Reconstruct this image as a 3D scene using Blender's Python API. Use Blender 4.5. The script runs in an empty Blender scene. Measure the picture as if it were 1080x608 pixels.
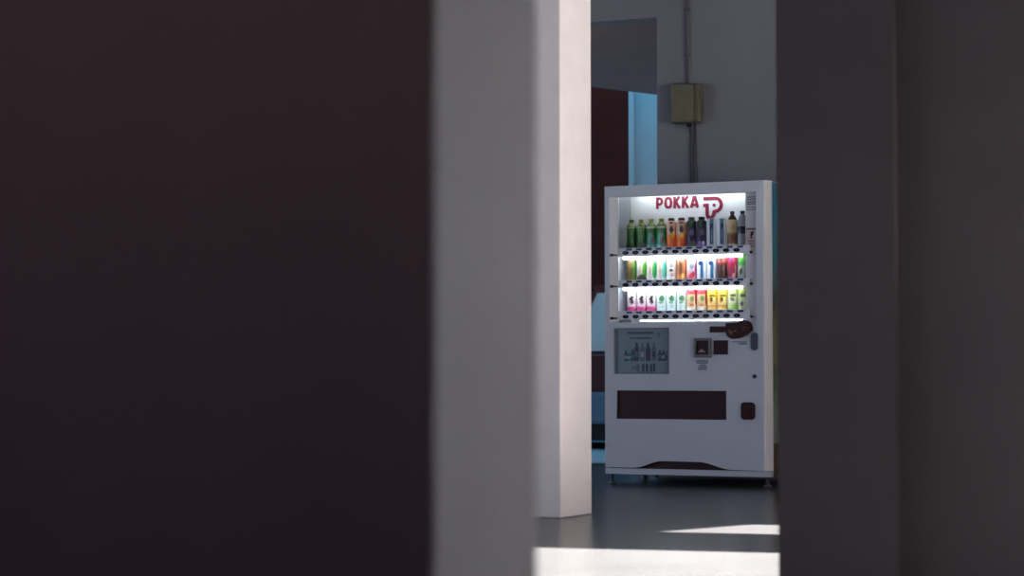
import bpy, bmesh, math, random
from mathutils import Vector, Matrix

random.seed(7)
S = bpy.context.scene
COL = S.collection

# ------------------------------------------------------------------ camera
CAM_H = 0.70
TILT = math.atan(86.0 / 2000.0)
cam_data = bpy.data.cameras.new('camera')
cam_data.sensor_width = 36.0
cam_data.lens = 36.0 * 2000.0 / 1080.0
cam_data.dof.use_dof = True
cam_data.dof.focus_distance = 11.4
cam_data.dof.aperture_fstop = 2.45
cam_data.clip_end = 200
cam = bpy.data.objects.new('camera', cam_data)
COL.objects.link(cam)
cam.location = (0, 0, CAM_H)
cam.rotation_euler = (math.pi / 2 + TILT, 0, 0)
S.camera = cam

# the building's grid: X along the back wall, Y away from the viewer
OX, OY = 0.572, 11.674
TH = math.radians(-23.44)
CT, ST = math.cos(TH), math.sin(TH)
def to_grid(x, y):
    dx, dy = x - OX, y - OY
    return dx * CT + dy * ST, -dx * ST + dy * CT
def to_world(X, Y, z=0.0):
    return (OX + X * CT - Y * ST, OY + X * ST + Y * CT, z)

# ------------------------------------------------------------------ light
W = bpy.data.worlds.new('world')
S.world = W
W.use_nodes = True
bg = W.node_tree.nodes['Background']
bg.inputs['Color'].default_value = (0.085, 0.46, 0.80, 1)
bg.inputs['Strength'].default_value = 1.4

SUN_AZ = math.radians(-14.0)          # where the sun stands: right, a little in front
SUN_EL = math.radians(21.0)
sun_d = bpy.data.lights.new('sun', 'SUN')
sun_d.energy = 230.0
sun_d.angle = math.radians(0.35)
sun_d.color = (1.0, 0.95, 0.90)
sun = bpy.data.objects.new('sun', sun_d)
COL.objects.link(sun)
to_sun = Vector((math.cos(SUN_AZ) * math.cos(SUN_EL), math.sin(SUN_AZ) * math.cos(SUN_EL), math.sin(SUN_EL)))
sun.rotation_euler = to_sun.to_track_quat('Z', 'Y').to_euler()
sun.location = (8, 4, 6)

def area(name, X, Y, z, sx, sy, power, color, face):
    d = bpy.data.lights.new(name, 'AREA')
    d.shape = 'RECTANGLE'
    d.size, d.size_y = sx, sy
    d.energy = power
    d.color = color
    o = bpy.data.objects.new(name, d)
    COL.objects.link(o)
    o.location = to_world(X, Y, z)
    fx, fy, fz = face
    v = Vector((fx * CT - fy * ST, fx * ST + fy * CT, fz))
    o.rotation_euler = (-v).to_track_quat('Z', 'Y').to_euler()
    return o
XE = 6.0                                # inner face of the wall with the sunny openings
area('pillar_fill', XE + 3.0, -4.2, 1.85, 2.2, 2.2, 360, (1.0, 0.845, 0.83), (-1, 0, 0))  # unseen lamp added outside the opening, placed to brighten the pillar
area('near_wall_fill', XE + 1.0, -5.15, 0.8, 0.7, 0.5, 118, (0.96, 0.98, 1.0), (-1, -0.86, 0))  # added lamp behind an invented slot, brightens the near wall's end
area('rear_fill', 2.0, -15.9, 1.5, 2.4, 2.2, 8, (1.0, 0.60, 0.72), (0, 1, 0))  # added pink fill behind the camera for the dark front faces
area('west_fill', -6.9, -7.3, 1.5, 3.0, 2.0, 230, (0.72, 0.78, 1.0), (1, 0, 0))  # added fill from an invented left opening, brightens pillar and machine

S.view_settings.view_transform = 'Standard'
S.view_settings.look = 'None'
S.view_settings.exposure = 0.0
S.view_settings.gamma = 1.0
S.view_settings.use_curve_mapping = False
try:
    S.cycles.use_denoising = True
    S.cycles.max_bounces = 10
    S.cycles.diffuse_bounces = 5
    S.cycles.transparent_max_bounces = 12
    S.cycles.sample_clamp_indirect = 8
except Exception:
    pass

# ------------------------------------------------------------------ materials
def srgb(r, g, b):
    f = lambda c: (c / 255 / 12.92) if c / 255 <= 0.04045 else ((c / 255 + 0.055) / 1.055) ** 2.4
    return (f(r), f(g), f(b))

def mat(name, color, rough=0.5, spec=0.5, metal=0.0, var=0.0, scale=6.0, bump=0.0, emit=None, estr=0.0, coat=0.0):
    m = bpy.data.materials.new(name)
    m.use_nodes = True
    nt = m.node_tree
    b = nt.nodes['Principled BSDF']
    b.inputs['Base Color'].default_value = (*color, 1)
    b.inputs['Roughness'].default_value = rough
    b.inputs['Specular IOR Level'].default_value = spec
    b.inputs['Metallic'].default_value = metal
    b.inputs['Coat Weight'].default_value = coat
    if emit:
        b.inputs['Emission Color'].default_value = (*emit, 1)
        b.inputs['Emission Strength'].default_value = estr
    if var > 0 or bump > 0:
        tc = nt.nodes.new('ShaderNodeTexCoord')
        nz = nt.nodes.new('ShaderNodeTexNoise')
        nz.inputs['Scale'].default_value = scale
        nz.inputs['Detail'].default_value = 6
        nt.links.new(tc.outputs['Object'], nz.inputs['Vector'])
        if var > 0:
            r = nt.nodes.new('ShaderNodeValToRGB')
            r.color_ramp.elements[0].position = 0.3
            r.color_ramp.elements[1].position = 0.7
            r.color_ramp.elements[0].color = (*[max(0, c * (1 - var)) for c in color], 1)
            r.color_ramp.elements[1].color = (*[min(1, c * (1 + var)) for c in color], 1)
            nt.links.new(nz.outputs['Fac'], r.inputs['Fac'])
            nt.links.new(r.outputs['Color'], b.inputs['Base Color'])
        if bump > 0:
            n2 = nt.nodes.new('ShaderNodeTexNoise')
            n2.inputs['Scale'].default_value = scale * 14
            n2.inputs['Detail'].default_value = 4
            nt.links.new(tc.outputs['Object'], n2.inputs['Vector'])
            bp = nt.nodes.new('ShaderNodeBump')
            bp.inputs['Strength'].default_value = bump
            bp.inputs['Distance'].default_value = 0.01
            nt.links.new(n2.outputs['Fac'], bp.inputs['Height'])
            nt.links.new(bp.outputs['Normal'], b.inputs['Normal'])
    return m

def glass_mat(name, tint=(1, 1, 1), refl=0.9):
    m = bpy.data.materials.new(name)
    m.use_nodes = True
    nt = m.node_tree
    nt.nodes.remove(nt.nodes['Principled BSDF'])
    out = nt.nodes['Material Output']
    t = nt.nodes.new('ShaderNodeBsdfTransparent')
    t.inputs['Color'].default_value = (*tint, 1)
    g = nt.nodes.new('ShaderNodeBsdfGlossy')
    g.inputs['Roughness'].default_value = 0.03
    g.inputs['Color'].default_value = (refl, refl, refl, 1)
    f = nt.nodes.new('ShaderNodeFresnel')
    f.inputs['IOR'].default_value = 1.2
    mx = nt.nodes.new('ShaderNodeMixShader')
    nt.links.new(f.outputs['Fac'], mx.inputs['Fac'])
    nt.links.new(t.outputs[0], mx.inputs[1])
    nt.links.new(g.outputs[0], mx.inputs[2])
    nt.links.new(mx.outputs[0], out.inputs['Surface'])
    return m

M = {}
M['floor'] = mat('polished_concrete', (0.048, 0.048, 0.049), rough=0.25, spec=0.32, var=0.12, scale=1.6, bump=0.05)
M['ground'] = mat('outdoor_paving', (0.55, 0.55, 0.55), rough=0.8, var=0.1, scale=2)
M['wall'] = mat('grey_wall_paint', (0.175, 0.182, 0.208), rough=0.8, spec=0.2, var=0.05, scale=2.2, bump=0.08)
M['ceiling'] = mat('ceiling_paint', (0.22, 0.22, 0.23), rough=0.9, spec=0.1, var=0.04, scale=2)
M['pillar'] = mat('white_pillar_paint', (0.74, 0.70, 0.69), rough=0.7, spec=0.2, var=0.035, scale=7, bump=0.10)
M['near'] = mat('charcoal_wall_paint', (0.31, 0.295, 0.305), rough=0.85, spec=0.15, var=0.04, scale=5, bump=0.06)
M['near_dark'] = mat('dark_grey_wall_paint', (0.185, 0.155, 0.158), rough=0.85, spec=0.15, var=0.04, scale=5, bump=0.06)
M['soffit'] = mat('passage_ceiling_paint', (0.25, 0.195, 0.20), rough=0.9, spec=0.1, var=0.05, scale=2)
M['blue'] = mat('pale_blue_paint', (0.66, 0.72, 0.74), rough=0.7, spec=0.2, var=0.03, scale=4)
M['facade'] = mat('dark_maroon_facade', (0.060, 0.015, 0.012), rough=0.9, spec=0.05, var=0.15, scale=3)
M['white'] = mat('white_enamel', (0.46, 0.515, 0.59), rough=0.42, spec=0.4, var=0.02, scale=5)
M['edge'] = mat('white_enamel_lit_edge', (0.76, 0.74, 0.75), rough=0.35, spec=0.4)  # lighter enamel copy, side light painted into the door edge
M['liner'] = mat('display_liner_white', (0.78, 0.80, 0.82), rough=0.5, spec=0.3)
M['strip'] = mat('grey_shelf_strip', (0.74, 0.76, 0.82), rough=0.35, spec=0.5)
M['black'] = mat('black_plastic', (0.012, 0.010, 0.014), rough=0.3, spec=0.5)
M['button'] = mat('dark_button', (0.012, 0.011, 0.022), rough=0.22, spec=0.6)
M['buttonglint'] = mat('button_glint', (0.07, 0.065, 0.09), rough=0.3, spec=0.5)  # lighter spot, a light reflection painted onto each button
M['maroon'] = mat('dark_maroon_plastic', (0.030, 0.010, 0.013), rough=0.45, spec=0.3)
M['maroon2'] = mat('dark_red_print', (0.09, 0.012, 0.020), rough=0.4, spec=0.3)
M['gold'] = mat('gold_print', (0.16, 0.09, 0.04), rough=0.4)
M['bezel'] = mat('grey_bezel', (0.14, 0.14, 0.155), rough=0.4)
M['slate'] = mat('slate_plastic', (0.075, 0.09, 0.125), rough=0.4)
M['ink'] = mat('dark_ink', (0.10, 0.11, 0.14), rough=0.6)
M['logo'] = mat('crimson_logo', (0.23, 0.004, 0.035), rough=0.5)
M['tube'] = mat('lamp_tube_glow', (0.9, 0.95, 1.0), emit=(0.90, 0.97, 1.0), estr=13)
M['tube_top'] = mat('top_lamp_tube_glow', (0.9, 0.95, 1.0), emit=(0.90, 0.97, 1.0), estr=7.0)
M['trim'] = mat('grey_window_trim', (0.58, 0.61, 0.66), rough=0.4)
M['liner_side'] = mat('display_side_shaded', (0.30, 0.32, 0.35), rough=0.5, spec=0.3)  # darker liner sides, weak lamp light painted into the colour
M['steel'] = mat('zinc_steel', (0.20, 0.20, 0.21), rough=0.45, metal=0.8)
M['rubber'] = mat('black_rubber', (0.02, 0.018, 0.02), rough=0.8)
M['olive'] = mat('olive_tag', (0.11, 0.12, 0.085), rough=0.5)
M['bluetag'] = mat('blue_price_tag', (0.03, 0.07, 0.22), rough=0.5)
M['darktag'] = mat('dark_price_tag', (0.03, 0.03, 0.06), rough=0.5)
M['paper'] = mat('pale_notice_paper', (0.50, 0.44, 0.46), rough=0.7)
M['glass'] = glass_mat('display_glass')
M['box'] = mat('olive_grey_box', (0.105, 0.100, 0.062), rough=0.6, var=0.15, scale=14)
M['boxside'] = mat('olive_box_lid', (0.112, 0.108, 0.066), rough=0.6, var=0.12, scale=14)
M['pipe'] = mat('grey_conduit', (0.085, 0.085, 0.095), rough=0.7)
M['cable'] = mat('dark_cable', (0.07, 0.07, 0.075), rough=0.7)
M['carpaint'] = mat('dark_red_car_paint', (0.11, 0.018, 0.014), rough=0.45, coat=0.2)
M['carlow'] = mat('grey_car_cladding', (0.16, 0.20, 0.27), rough=0.6)
M['carglass'] = mat('car_glass_sky_reflection', (0.90, 0.84, 0.80), rough=0.25, spec=0.8)  # pale base colour paints in the sky reflected by the windows
M['lamp_red'] = mat('tail_lamp_red', (0.35, 0.02, 0.02), rough=0.2)
M['lamp_clear'] = mat('head_lamp_clear', (0.6, 0.62, 0.65), rough=0.15)

# ------------------------------------------------------------------ mesh helpers
def quad(bm, pts, mi=0):
    f = bm.faces.new([bm.verts.new(p) for p in pts])
    f.material_index = mi
    return f

def box(bm, x0, x1, y0, y1, z0, z1, mi=0, bev=0.0):
    vs = [bm.verts.new((x, y, z)) for x in (x0, x1) for y in (y0, y1) for z in (z0, z1)]
    idx = [(0, 1, 3, 2), (4, 6, 7, 5), (0, 4, 5, 1), (2, 3, 7, 6), (0, 2, 6, 4), (1, 5, 7, 3)]
    fs = [bm.faces.new([vs[i] for i in q]) for q in idx]
    for f in fs:
        f.material_index = mi
    if bev > 0:
        es = list({e for f in fs for e in f.edges})
        r = bmesh.ops.bevel(bm, geom=es, offset=bev, segments=2, affect='EDGES', profile=0.5)
        for f in r['faces']:
            f.material_index = mi

def prism(bm, pts, y0, y1, mi=0):
    """outline (x, z) given anticlockwise seen from the front, extruded along y"""
    a = [bm.verts.new((x, y0, z)) for x, z in pts]
    b = [bm.verts.new((x, y1, z)) for x, z in pts]
    f = bm.faces.new(a); f.material_index = mi
    f = bm.faces.new(b[::-1]); f.material_index = mi
    n = len(pts)
    for i in range(n):
        j = (i + 1) % n
        f = bm.faces.new([a[i], b[i], b[j], a[j]]); f.material_index = mi

def slab(bm, pts, z0, z1, mi=0):
    a = [bm.verts.new((x, y, z0)) for x, y in pts]
    b = [bm.verts.new((x, y, z1)) for x, y in pts]
    bm.faces.new(a[::-1]).material_index = mi
    bm.faces.new(b).material_index = mi
    n = len(pts)
    for i in range(n):
        j = (i + 1) % n
        bm.faces.new([a[i], a[j], b[j], b[i]]).material_index = mi

def lathe(bm, prof, seg=20, mi=0, cx=0.0, cy=0.0, cap=True):
    rings = []
    for r, z in prof:
        rings.append([bm.verts.new((cx + r * math.cos(2 * math.pi * k / seg), cy + r * math.sin(2 * math.pi * k / seg), z)) for k in range(seg)])
    for i in range(len(rings) - 1):
        for k in range(seg):
            l = (k + 1) % seg
            f = bm.faces.new([rings[i][k], rings[i][l], rings[i + 1][l], rings[i + 1][k]])
            f.smooth = True
            f.material_index = mi
    if cap:
        bm.faces.new(rings[0][::-1]).material_index = mi
        bm.faces.new(rings[-1]).material_index = mi

def tube(bm, p0, p1, r, seg=10, mi=0):
    p0, p1 = Vector(p0), Vector(p1)
    d = (p1 - p0).normalized()
    a = d.orthogonal().normalized()
    b = d.cross(a)
    R = []
    for p in (p0, p1):
        R.append([bm.verts.new(p + r * (math.cos(2 * math.pi * k / seg) * a + math.sin(2 * math.pi * k / seg) * b)) for k in range(seg)])
    for k in range(seg):
        l = (k + 1) % seg
        f = bm.faces.new([R[0][k], R[0][l], R[1][l], R[1][k]]); f.smooth = True; f.material_index = mi
    bm.faces.new(R[0][::-1]).material_index = mi
    bm.faces.new(R[1]).material_index = mi

def stroke(bm, pts, w, y0, y1, closed=False, mi=0):
    """a drawn line of width w through (x, z) points, as a thin raised strip"""
    n = len(pts)
    L, Rr = [], []
    for i in range(n):
        p = Vector(pts[i])
        if closed or 0 < i < n - 1:
            d0 = (p - Vector(pts[i - 1])).normalized()
            d1 = (Vector(pts[(i + 1) % n]) - p).normalized()
            t = (d0 + d1).normalized()
            nn = Vector((-t.y, t.x))
            k = max(0.35, nn.dot(Vector((-d0.y, d0.x))))
            off = nn * (w / 2 / k)
        else:
            d = (Vector(pts[1]) - p).normalized() if i == 0 else (p - Vector(pts[i - 1])).normalized()
            off = Vector((-d.y, d.x)) * (w / 2)
        L.append(p + off); Rr.append(p - off)
    m = n if closed else n - 1
    for i in range(m):
        j = (i + 1) % n
        prism(bm, [tuple(L[i]), tuple(Rr[i]), tuple(Rr[j]), tuple(L[j])], y0, y1, mi)

def arc(cx, cz, r, a0, a1, n=10, rz=None):
    rz = r if rz is None else rz
    return [(cx + r * math.cos(math.radians(a0 + (a1 - a0) * k / n)), cz + rz * math.sin(math.radians(a0 + (a1 - a0) * k / n))) for k in range(n + 1)]

def rrect(x0, x1, z0, z1, r, n=5):
    return (arc(x1 - r, z1 - r, r, 0, 90, n) + arc(x0 + r, z1 - r, r, 90, 180, n) + arc(x0 + r, z0 + r, r, 180, 270, n) + arc(x1 - r, z0 + r, r, 270, 360, n))

def holed_panel(bm, x0, x1, z0, z1, holes, y0, y1, mi=0):
    xs = sorted({x0, x1, *[h[0] for h in holes], *[h[1] for h in holes]})
    zs = sorted({z0, z1, *[h[2] for h in holes], *[h[3] for h in holes]})
    for i in range(len(xs) - 1):
        for j in range(len(zs) - 1):
            cx, cz = (xs[i] + xs[i + 1]) / 2, (zs[j] + zs[j + 1]) / 2
            if any(h[0] < cx < h[1] and h[2] < cz < h[3] for h in holes):
                continue
            for y, fl in ((y0, False), (y1, True)):
                p = [(xs[i], y, zs[j]), (xs[i + 1], y, zs[j]), (xs[i + 1], y, zs[j + 1]), (xs[i], y, zs[j + 1])]
                quad(bm, p[::-1] if fl else p, mi)
    for (a, b, c, d) in list(holes) + [(x0, x1, z0, z1)]:
        quad(bm, [(a, y0, c), (a, y1, c), (b, y1, c), (b, y0, c)], mi)
        quad(bm, [(a, y0, d), (b, y0, d), (b, y1, d), (a, y1, d)], mi)
        quad(bm, [(a, y0, c), (a, y0, d), (a, y1, d), (a, y1, c)], mi)
        quad(bm, [(b, y0, c), (b, y1, c), (b, y1, d), (b, y0, d)], mi)
    bmesh.ops.remove_doubles(bm, verts=bm.verts, dist=1e-5)

def obj(name, bm, mats, parent=None, loc=(0, 0, 0), rz=0.0, recalc=True):
    if recalc:
        bmesh.ops.recalc_face_normals(bm, faces=bm.faces)
    me = bpy.data.meshes.new(name)
    bm.to_mesh(me)
    bm.free()
    for m in (mats if isinstance(mats, (list, tuple)) else [mats]):
        me.materials.append(m)
    o = bpy.data.objects.new(name, me)
    COL.objects.link(o)
    o.location = loc
    o.rotation_euler = (0, 0, rz)
    if parent:
        o.parent = parent
    return o

def tag(o, label, cat, group=None, kind=None):
    o['label'] = label
    o['category'] = cat
    if group:
        o['group'] = group
    if kind:
        o['kind'] = kind
    return o

def thing(name, label, cat, loc=(0, 0, 0), rz=0.0, group=None):
    o = bpy.data.objects.new(name, None)
    o.empty_display_size = 0.1
    COL.objects.link(o)
    o.location = loc
    o.rotation_euler = (0, 0, rz)
    return tag(o, label, cat, group)

def struct(name, bm, m, label, cat, loc=None, rz=None):
    o = obj(name, bm, m, None, (OX, OY, 0) if loc is None else loc, TH if rz is None else rz)
    return tag(o, label, cat, None, 'structure')

# ------------------------------------------------------------------ the setting (grid coordinates unless said)
ZC = 3.6
YB = 0.80                                # front of the back wall
JX = 0.067                               # right jamb of the opening in the back wall
ZL = 3.017                               # height of that opening

bm = bmesh.new()
slab(bm, [(-7.2, -16.2), (XE + 0.2, -16.2), (XE + 0.2, 2.02), (-7.2, 2.02)], -0.2, 0.0)
struct('floor', bm, M['floor'], 'smooth grey concrete floor with sunlit patches', 'floor')

bm = bmesh.new()
slab(bm, [(-30, -40), (40, -40), (40, 40), (-30, 40)], -0.42, -0.22)
slab(bm, [(-12, 2.16), (12, 2.16), (12, 14), (-12, 14)], -0.21, -0.005)
struct('ground', bm, M['ground'], 'pale paving outside beyond the opening', 'ground')

bm = bmesh.new()
box(bm, -2.6, 0.5, 2.02, 2.16, -0.20, 0.012)
struct('trim_1', bm, M['black'], 'dark threshold channel at the edge of the indoor floor', 'threshold')

bm = bmesh.new()
box(bm, JX, XE + 0.2, YB, YB + 0.2, 0, ZC)
box(bm, -2.6, JX, YB, YB + 0.2, ZL, ZC)
box(bm, -7.2, -2.6, YB, YB + 0.2, 0, ZC)
struct('wall_back', bm, M['wall'], 'dim grey wall behind the vending machine', 'wall')

bm = bmesh.new()
slab(bm, [(-7.2, -16.2), (XE + 0.2, -16.2), (XE + 0.2, YB + 0.2), (-7.2, YB + 0.2)], ZC, ZC + 0.2)
struct('ceiling', bm, M['ceiling'], 'flat grey ceiling above the hall', 'ceiling')

# underside of the passage beyond the opening: its far edge runs askew
fa, fb = to_grid(0.640, 15.06), to_grid(1.19, 15.55)
k = ((fb[1] - fa[1]) / (fb[0] - fa[0]))
bm = bmesh.new()
slab(bm, [(-2.6, YB + 0.2), (JX + 0.6, YB + 0.2), (JX + 0.6, fb[1] + k * (JX + 0.6 - fb[0])), (-2.6, max(YB + 0.6, fa[1] + k * (-2.6 - fa[0])))], ZL, ZL + 0.2)
struct('ceiling_passage', bm, M['soffit'], 'dark underside of the passage roof beyond the opening', 'ceiling')

# unseen side wall, its openings shaped to cast the light patches on the floor
AL = SUN_AZ - TH
def at_wall(x, y):
    X, Y = to_grid(x, y)
    return Y + (XE - X) * math.tan(AL), (XE - X) / math.cos(AL) * math.tan(SUN_EL)
y_wide, _ = at_wall(0.56, 7.393)
y_n0, z_n0 = at_wall(0.54, 8.255)
y_n0b, _ = at_wall(1.1255, 8.085)
y_n0 = (y_n0 + y_n0b) / 2
y_n1, z_n1 = at_wall(0.989, 8.635)
_, z_wide = at_wall(-1.4, 7.2)
bm = bmesh.new()
t = 0.10
def wall_run(bm, ya, yb, za, zb):
    box(bm, XE, XE + t, ya, yb, za, zb)
wall_run(bm, -16.2, -6.4, 0, ZC)
wall_run(bm, -6.4, -5.6, 0, 0.62); wall_run(bm, -6.4, -5.6, 1.0, ZC)  # slot added to shape the fill on the near wall's end
wall_run(bm, -5.6, y_wide - 2.1, 0, ZC)
wall_run(bm, y_wide - 2.1, y_wide, z_wide, ZC); wall_run(bm, y_wide - 2.1, y_wide, 0, 0.9)
wall_run(bm, y_wide, y_n0, 0, ZC)
v4 = [(y_n0, z_n0), (y_n1, z_n1), (y_n1, ZC), (y_n0, ZC)]
a = [bm.verts.new((XE, y, z)) for y, z in v4]; b = [bm.verts.new((XE + t, y, z)) for y, z in v4]
bm.faces.new(a); bm.faces.new(b[::-1])
for i in range(4):
    j = (i + 1) % 4
    bm.faces.new([a[i], b[i], b[j], a[j]])
wall_run(bm, y_n1, YB, 0, ZC)
struct('wall_right', bm, M['wall'], 'unseen grey side wall, its openings shaped to let the sun in', 'wall')

bm = bmesh.new()
box(bm, -7.2, -7.0, -16.2, -8.8, 0, ZC); box(bm, -7.2, -7.0, -5.8, YB, 0, ZC); box(bm, -7.2, -7.0, -8.8, -5.8, 2.7, ZC)
struct('wall_left', bm, M['wall'], 'grey wall on the far left side of the hall', 'wall')
bm = bmesh.new()
box(bm, -7.0, 0.7, -16.2, -16.0, 0, ZC); box(bm, 3.3, XE, -16.2, -16.0, 0, ZC); box(bm, 0.7, 3.3, -16.2, -16.0, 2.7, ZC)
struct('wall_front', bm, M['wall'], 'grey wall at the viewer\'s end of the hall', 'wall')

# white pillar beside the machine (its own slight turn); plinth line where it meets the floor
PR = math.radians(-31.3)
bm = bmesh.new()
box(bm, -0.46, 0.0, 0.0, 0.308, 0.0, ZC, bev=0.006)
struct('pillar', bm, M['pillar'], 'white square pillar catching daylight beside the vending machine', 'pillar', (0.2276, 8.9638, 0), PR)

# near walls either side of the view (out of focus)
d1 = 2.40
rx, ry = to_grid((458 - 540) / 2000 * d1, d1)
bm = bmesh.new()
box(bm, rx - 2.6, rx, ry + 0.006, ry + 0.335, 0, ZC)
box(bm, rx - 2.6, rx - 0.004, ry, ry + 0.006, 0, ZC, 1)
struct('wall_near_left', bm, [M['near'], mat('near_wall_front_shaded', (0.105, 0.064, 0.074), rough=0.85, spec=0.1, var=0.04, scale=5, bump=0.06)], 'dark blurred wall filling the left, its grey end lit', 'wall')  # front face darker than the end, shade painted into its colour

d2 = 5.5
ax, ay = to_grid((820 - 540) / 2000 * d2, d2)
bm = bmesh.new()
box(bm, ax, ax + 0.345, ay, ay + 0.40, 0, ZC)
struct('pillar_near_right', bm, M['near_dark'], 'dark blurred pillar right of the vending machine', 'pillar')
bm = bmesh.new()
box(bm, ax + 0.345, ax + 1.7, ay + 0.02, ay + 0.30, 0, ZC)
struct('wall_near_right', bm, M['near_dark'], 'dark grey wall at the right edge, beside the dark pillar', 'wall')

# beyond the opening: pale blue pier and a dark building
px_, py_ = to_grid(0.0625 * 16.6, 16.6)
bm = bmesh.new()
box(bm, px_, px_ + 0.9, py_, py_ + 0.35, -0.01, 4.2)
box(bm, px_, px_ + 0.05, py_ - 0.035, py_, -0.01, 4.2)
struct('pillar_outside', bm, M['blue'], 'pale blue pier outside, seen through the opening', 'pillar')
bm = bmesh.new()
box(bm, -9, 9, 9.0, 9.3, -0.01, 7.0)
struct('wall_outside', bm, M['facade'], 'dark maroon building wall far outside the opening', 'wall')

bm = bmesh.new()
box(bm, 3.2, 3.6, 1.2, 9.3, -0.01, 9.0)  # unseen wall added to keep the sun off the yard
struct('yard_sun_blocker', bm, M['facade'], 'unseen added wall shading the yard outside', 'wall')

# ------------------------------------------------------------------ vending machine
vm = thing('vending_machine', 'white lit drinks vending machine standing against the grey wall', 'vending machine', (OX, OY, 0), TH)
VW, VH = 1.048, 1.829
bm = bmesh.new()
box(bm, 0.0, 0.02, 0.05, 0.72, 0.061, VH)
box(bm, VW - 0.02, VW, 0.05, 0.72, 0.061, VH)
box(bm, 0.02, VW - 0.02, 0.70, 0.72, 0.061, VH)
box(bm, 0.02, VW - 0.02, 0.05, 0.70, VH - 0.018, VH)
box(bm, 0.02, VW - 0.02, 0.05, 0.70, 0.061, 0.08)
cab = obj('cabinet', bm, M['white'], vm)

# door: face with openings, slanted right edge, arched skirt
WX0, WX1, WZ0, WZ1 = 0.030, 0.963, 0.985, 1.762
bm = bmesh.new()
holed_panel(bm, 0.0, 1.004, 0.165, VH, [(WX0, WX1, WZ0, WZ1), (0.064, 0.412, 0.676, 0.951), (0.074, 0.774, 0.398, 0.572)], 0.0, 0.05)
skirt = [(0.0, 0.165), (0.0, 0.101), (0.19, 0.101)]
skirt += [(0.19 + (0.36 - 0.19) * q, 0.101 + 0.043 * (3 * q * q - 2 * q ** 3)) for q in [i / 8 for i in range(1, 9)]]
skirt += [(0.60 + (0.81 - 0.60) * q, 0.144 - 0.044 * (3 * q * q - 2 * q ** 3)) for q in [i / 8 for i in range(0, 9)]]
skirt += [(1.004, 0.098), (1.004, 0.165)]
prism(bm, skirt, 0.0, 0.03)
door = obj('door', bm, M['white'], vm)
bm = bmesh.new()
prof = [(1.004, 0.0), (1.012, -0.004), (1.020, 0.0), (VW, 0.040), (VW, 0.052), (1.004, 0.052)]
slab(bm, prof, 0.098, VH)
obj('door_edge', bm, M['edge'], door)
# left bevel of the window frame
bm = bmesh.new()
slab(bm, [(WX0, 0.001), (0.078, 0.030), (0.078, 0.048), (WX0, 0.048)], WZ0, WZ1)
obj('window_trim', bm, M['trim'], door)
for z in (1.404, 1.211, 1.015):
    bm = bmesh.new()
    tube(bm, (0.034, 0.010, z), (0.050, 0.000, z), 0.009)
    tube(bm, (0.050, 0.004, z), (0.074, 0.018, z), 0.0045)
    obj('shelf_pin', bm, M['black'], door)

bm = bmesh.new()
box(bm, 0.078, WX1, 0.026, 0.030, WZ0, WZ1)
obj('window_glass', bm, M['glass'], door)

# lit display cavity
CX0, CX1, CYB = 0.072, 0.905, 0.270
bm = bmesh.new()
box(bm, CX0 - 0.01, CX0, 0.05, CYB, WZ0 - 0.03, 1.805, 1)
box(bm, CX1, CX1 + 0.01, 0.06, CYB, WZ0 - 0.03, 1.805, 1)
box(bm, CX0 - 0.01, CX1 + 0.01, CYB, CYB + 0.01, WZ0 - 0.03, 1.805)
box(bm, CX0 - 0.01, CX1 + 0.01, 0.05, CYB, 1.800, 1.808)
box(bm, CX0 - 0.01, CX1 + 0.01, 0.05, CYB, WZ0 - 0.03, WZ0 - 0.02)
obj('display_case', bm, [M['liner'], M['liner_side']], vm)

# crimson name and emblem on the back panel
bm = bmesh.new()
y0, y1 = CYB - 0.004, CYB - 0.0005
lw, lh, sw = 0.047, 0.073, 0.0165
def letter(ch, x, z):
    h = lh - sw
    o = sw / 2
    if ch == 'P':
        w = lw - sw
        stroke(bm, [(x + o, z), (x + o, z + lh)], sw, y0, y1)
        stroke(bm, [(x + o, z + lh - o), (x + o + w * .45, z + lh - o)] + arc(x + o + w * .45, z + lh - o - .0185, w * .55, 90, -90, 8, .0185)[1:] + [(x + o, z + lh - o - .037)], sw, y0, y1)
    elif ch == 'O':
        n = 24
        w = lw + 0.006 - sw
        pts = []
        for i in range(n):
            a = 2 * math.pi * i / n
            c, s = math.cos(a), math.sin(a)
            e = 0.72
            pts.append((x + o + w / 2 + w / 2 * math.copysign(abs(c) ** e, c), z + lh / 2 + h / 2 * math.copysign(abs(s) ** e, s)))
        stroke(bm, pts, sw, y0, y1, closed=True)
    elif ch == 'K':
        stroke(bm, [(x + o, z), (x + o, z + lh)], sw, y0, y1)
        stroke(bm, [(x + o + .004, z + lh * .50), (x + lw - .008, z + lh)], sw, y0, y1)
        stroke(bm, [(x + o + .008, z + lh * .56), (x + lw - .006, z)], sw, y0, y1)
    elif ch == 'A':
        w = lw + .012
        stroke(bm, [(x + o, z), (x + w / 2 - .002, z + lh)], sw, y0, y1)
        stroke(bm, [(x + w - o, z), (x + w / 2 + .002, z + lh)], sw, y0, y1)
        stroke(bm, [(x + .014, z + .018), (x + w - .014, z + .018)], sw * .85, y0, y1)
xx = 0.242
for ch, adv in (('P', .0545), ('O', .0595), ('K', .055), ('K', .053), ('A', .05)):
    letter(ch, xx, 1.703)
    xx += adv
obj('name_lettering', bm, M['logo'], vm)
bm = bmesh.new()
k_ = 0.122 / 20.0
def em(px, py):
    return (0.549 + (px - 741) * 0.0061, 1.762 - (py - 208.3) * 0.0060)
path = [(741.4, 209.3), (754.2, 209.3)] + [(754.2 + 6.0 * math.sin(a), 215.9 - 6.6 * math.cos(a)) for a in [math.pi * i / 10 for i in range(1, 11)]]
path += [(752.6, 223.0), (752.0, 226.2), (750.6, 228.4), (748.4, 229.3), (746.2, 228.4), (745.3, 225.5), (745.3, 216.2), (741.2, 216.2)]
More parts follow.
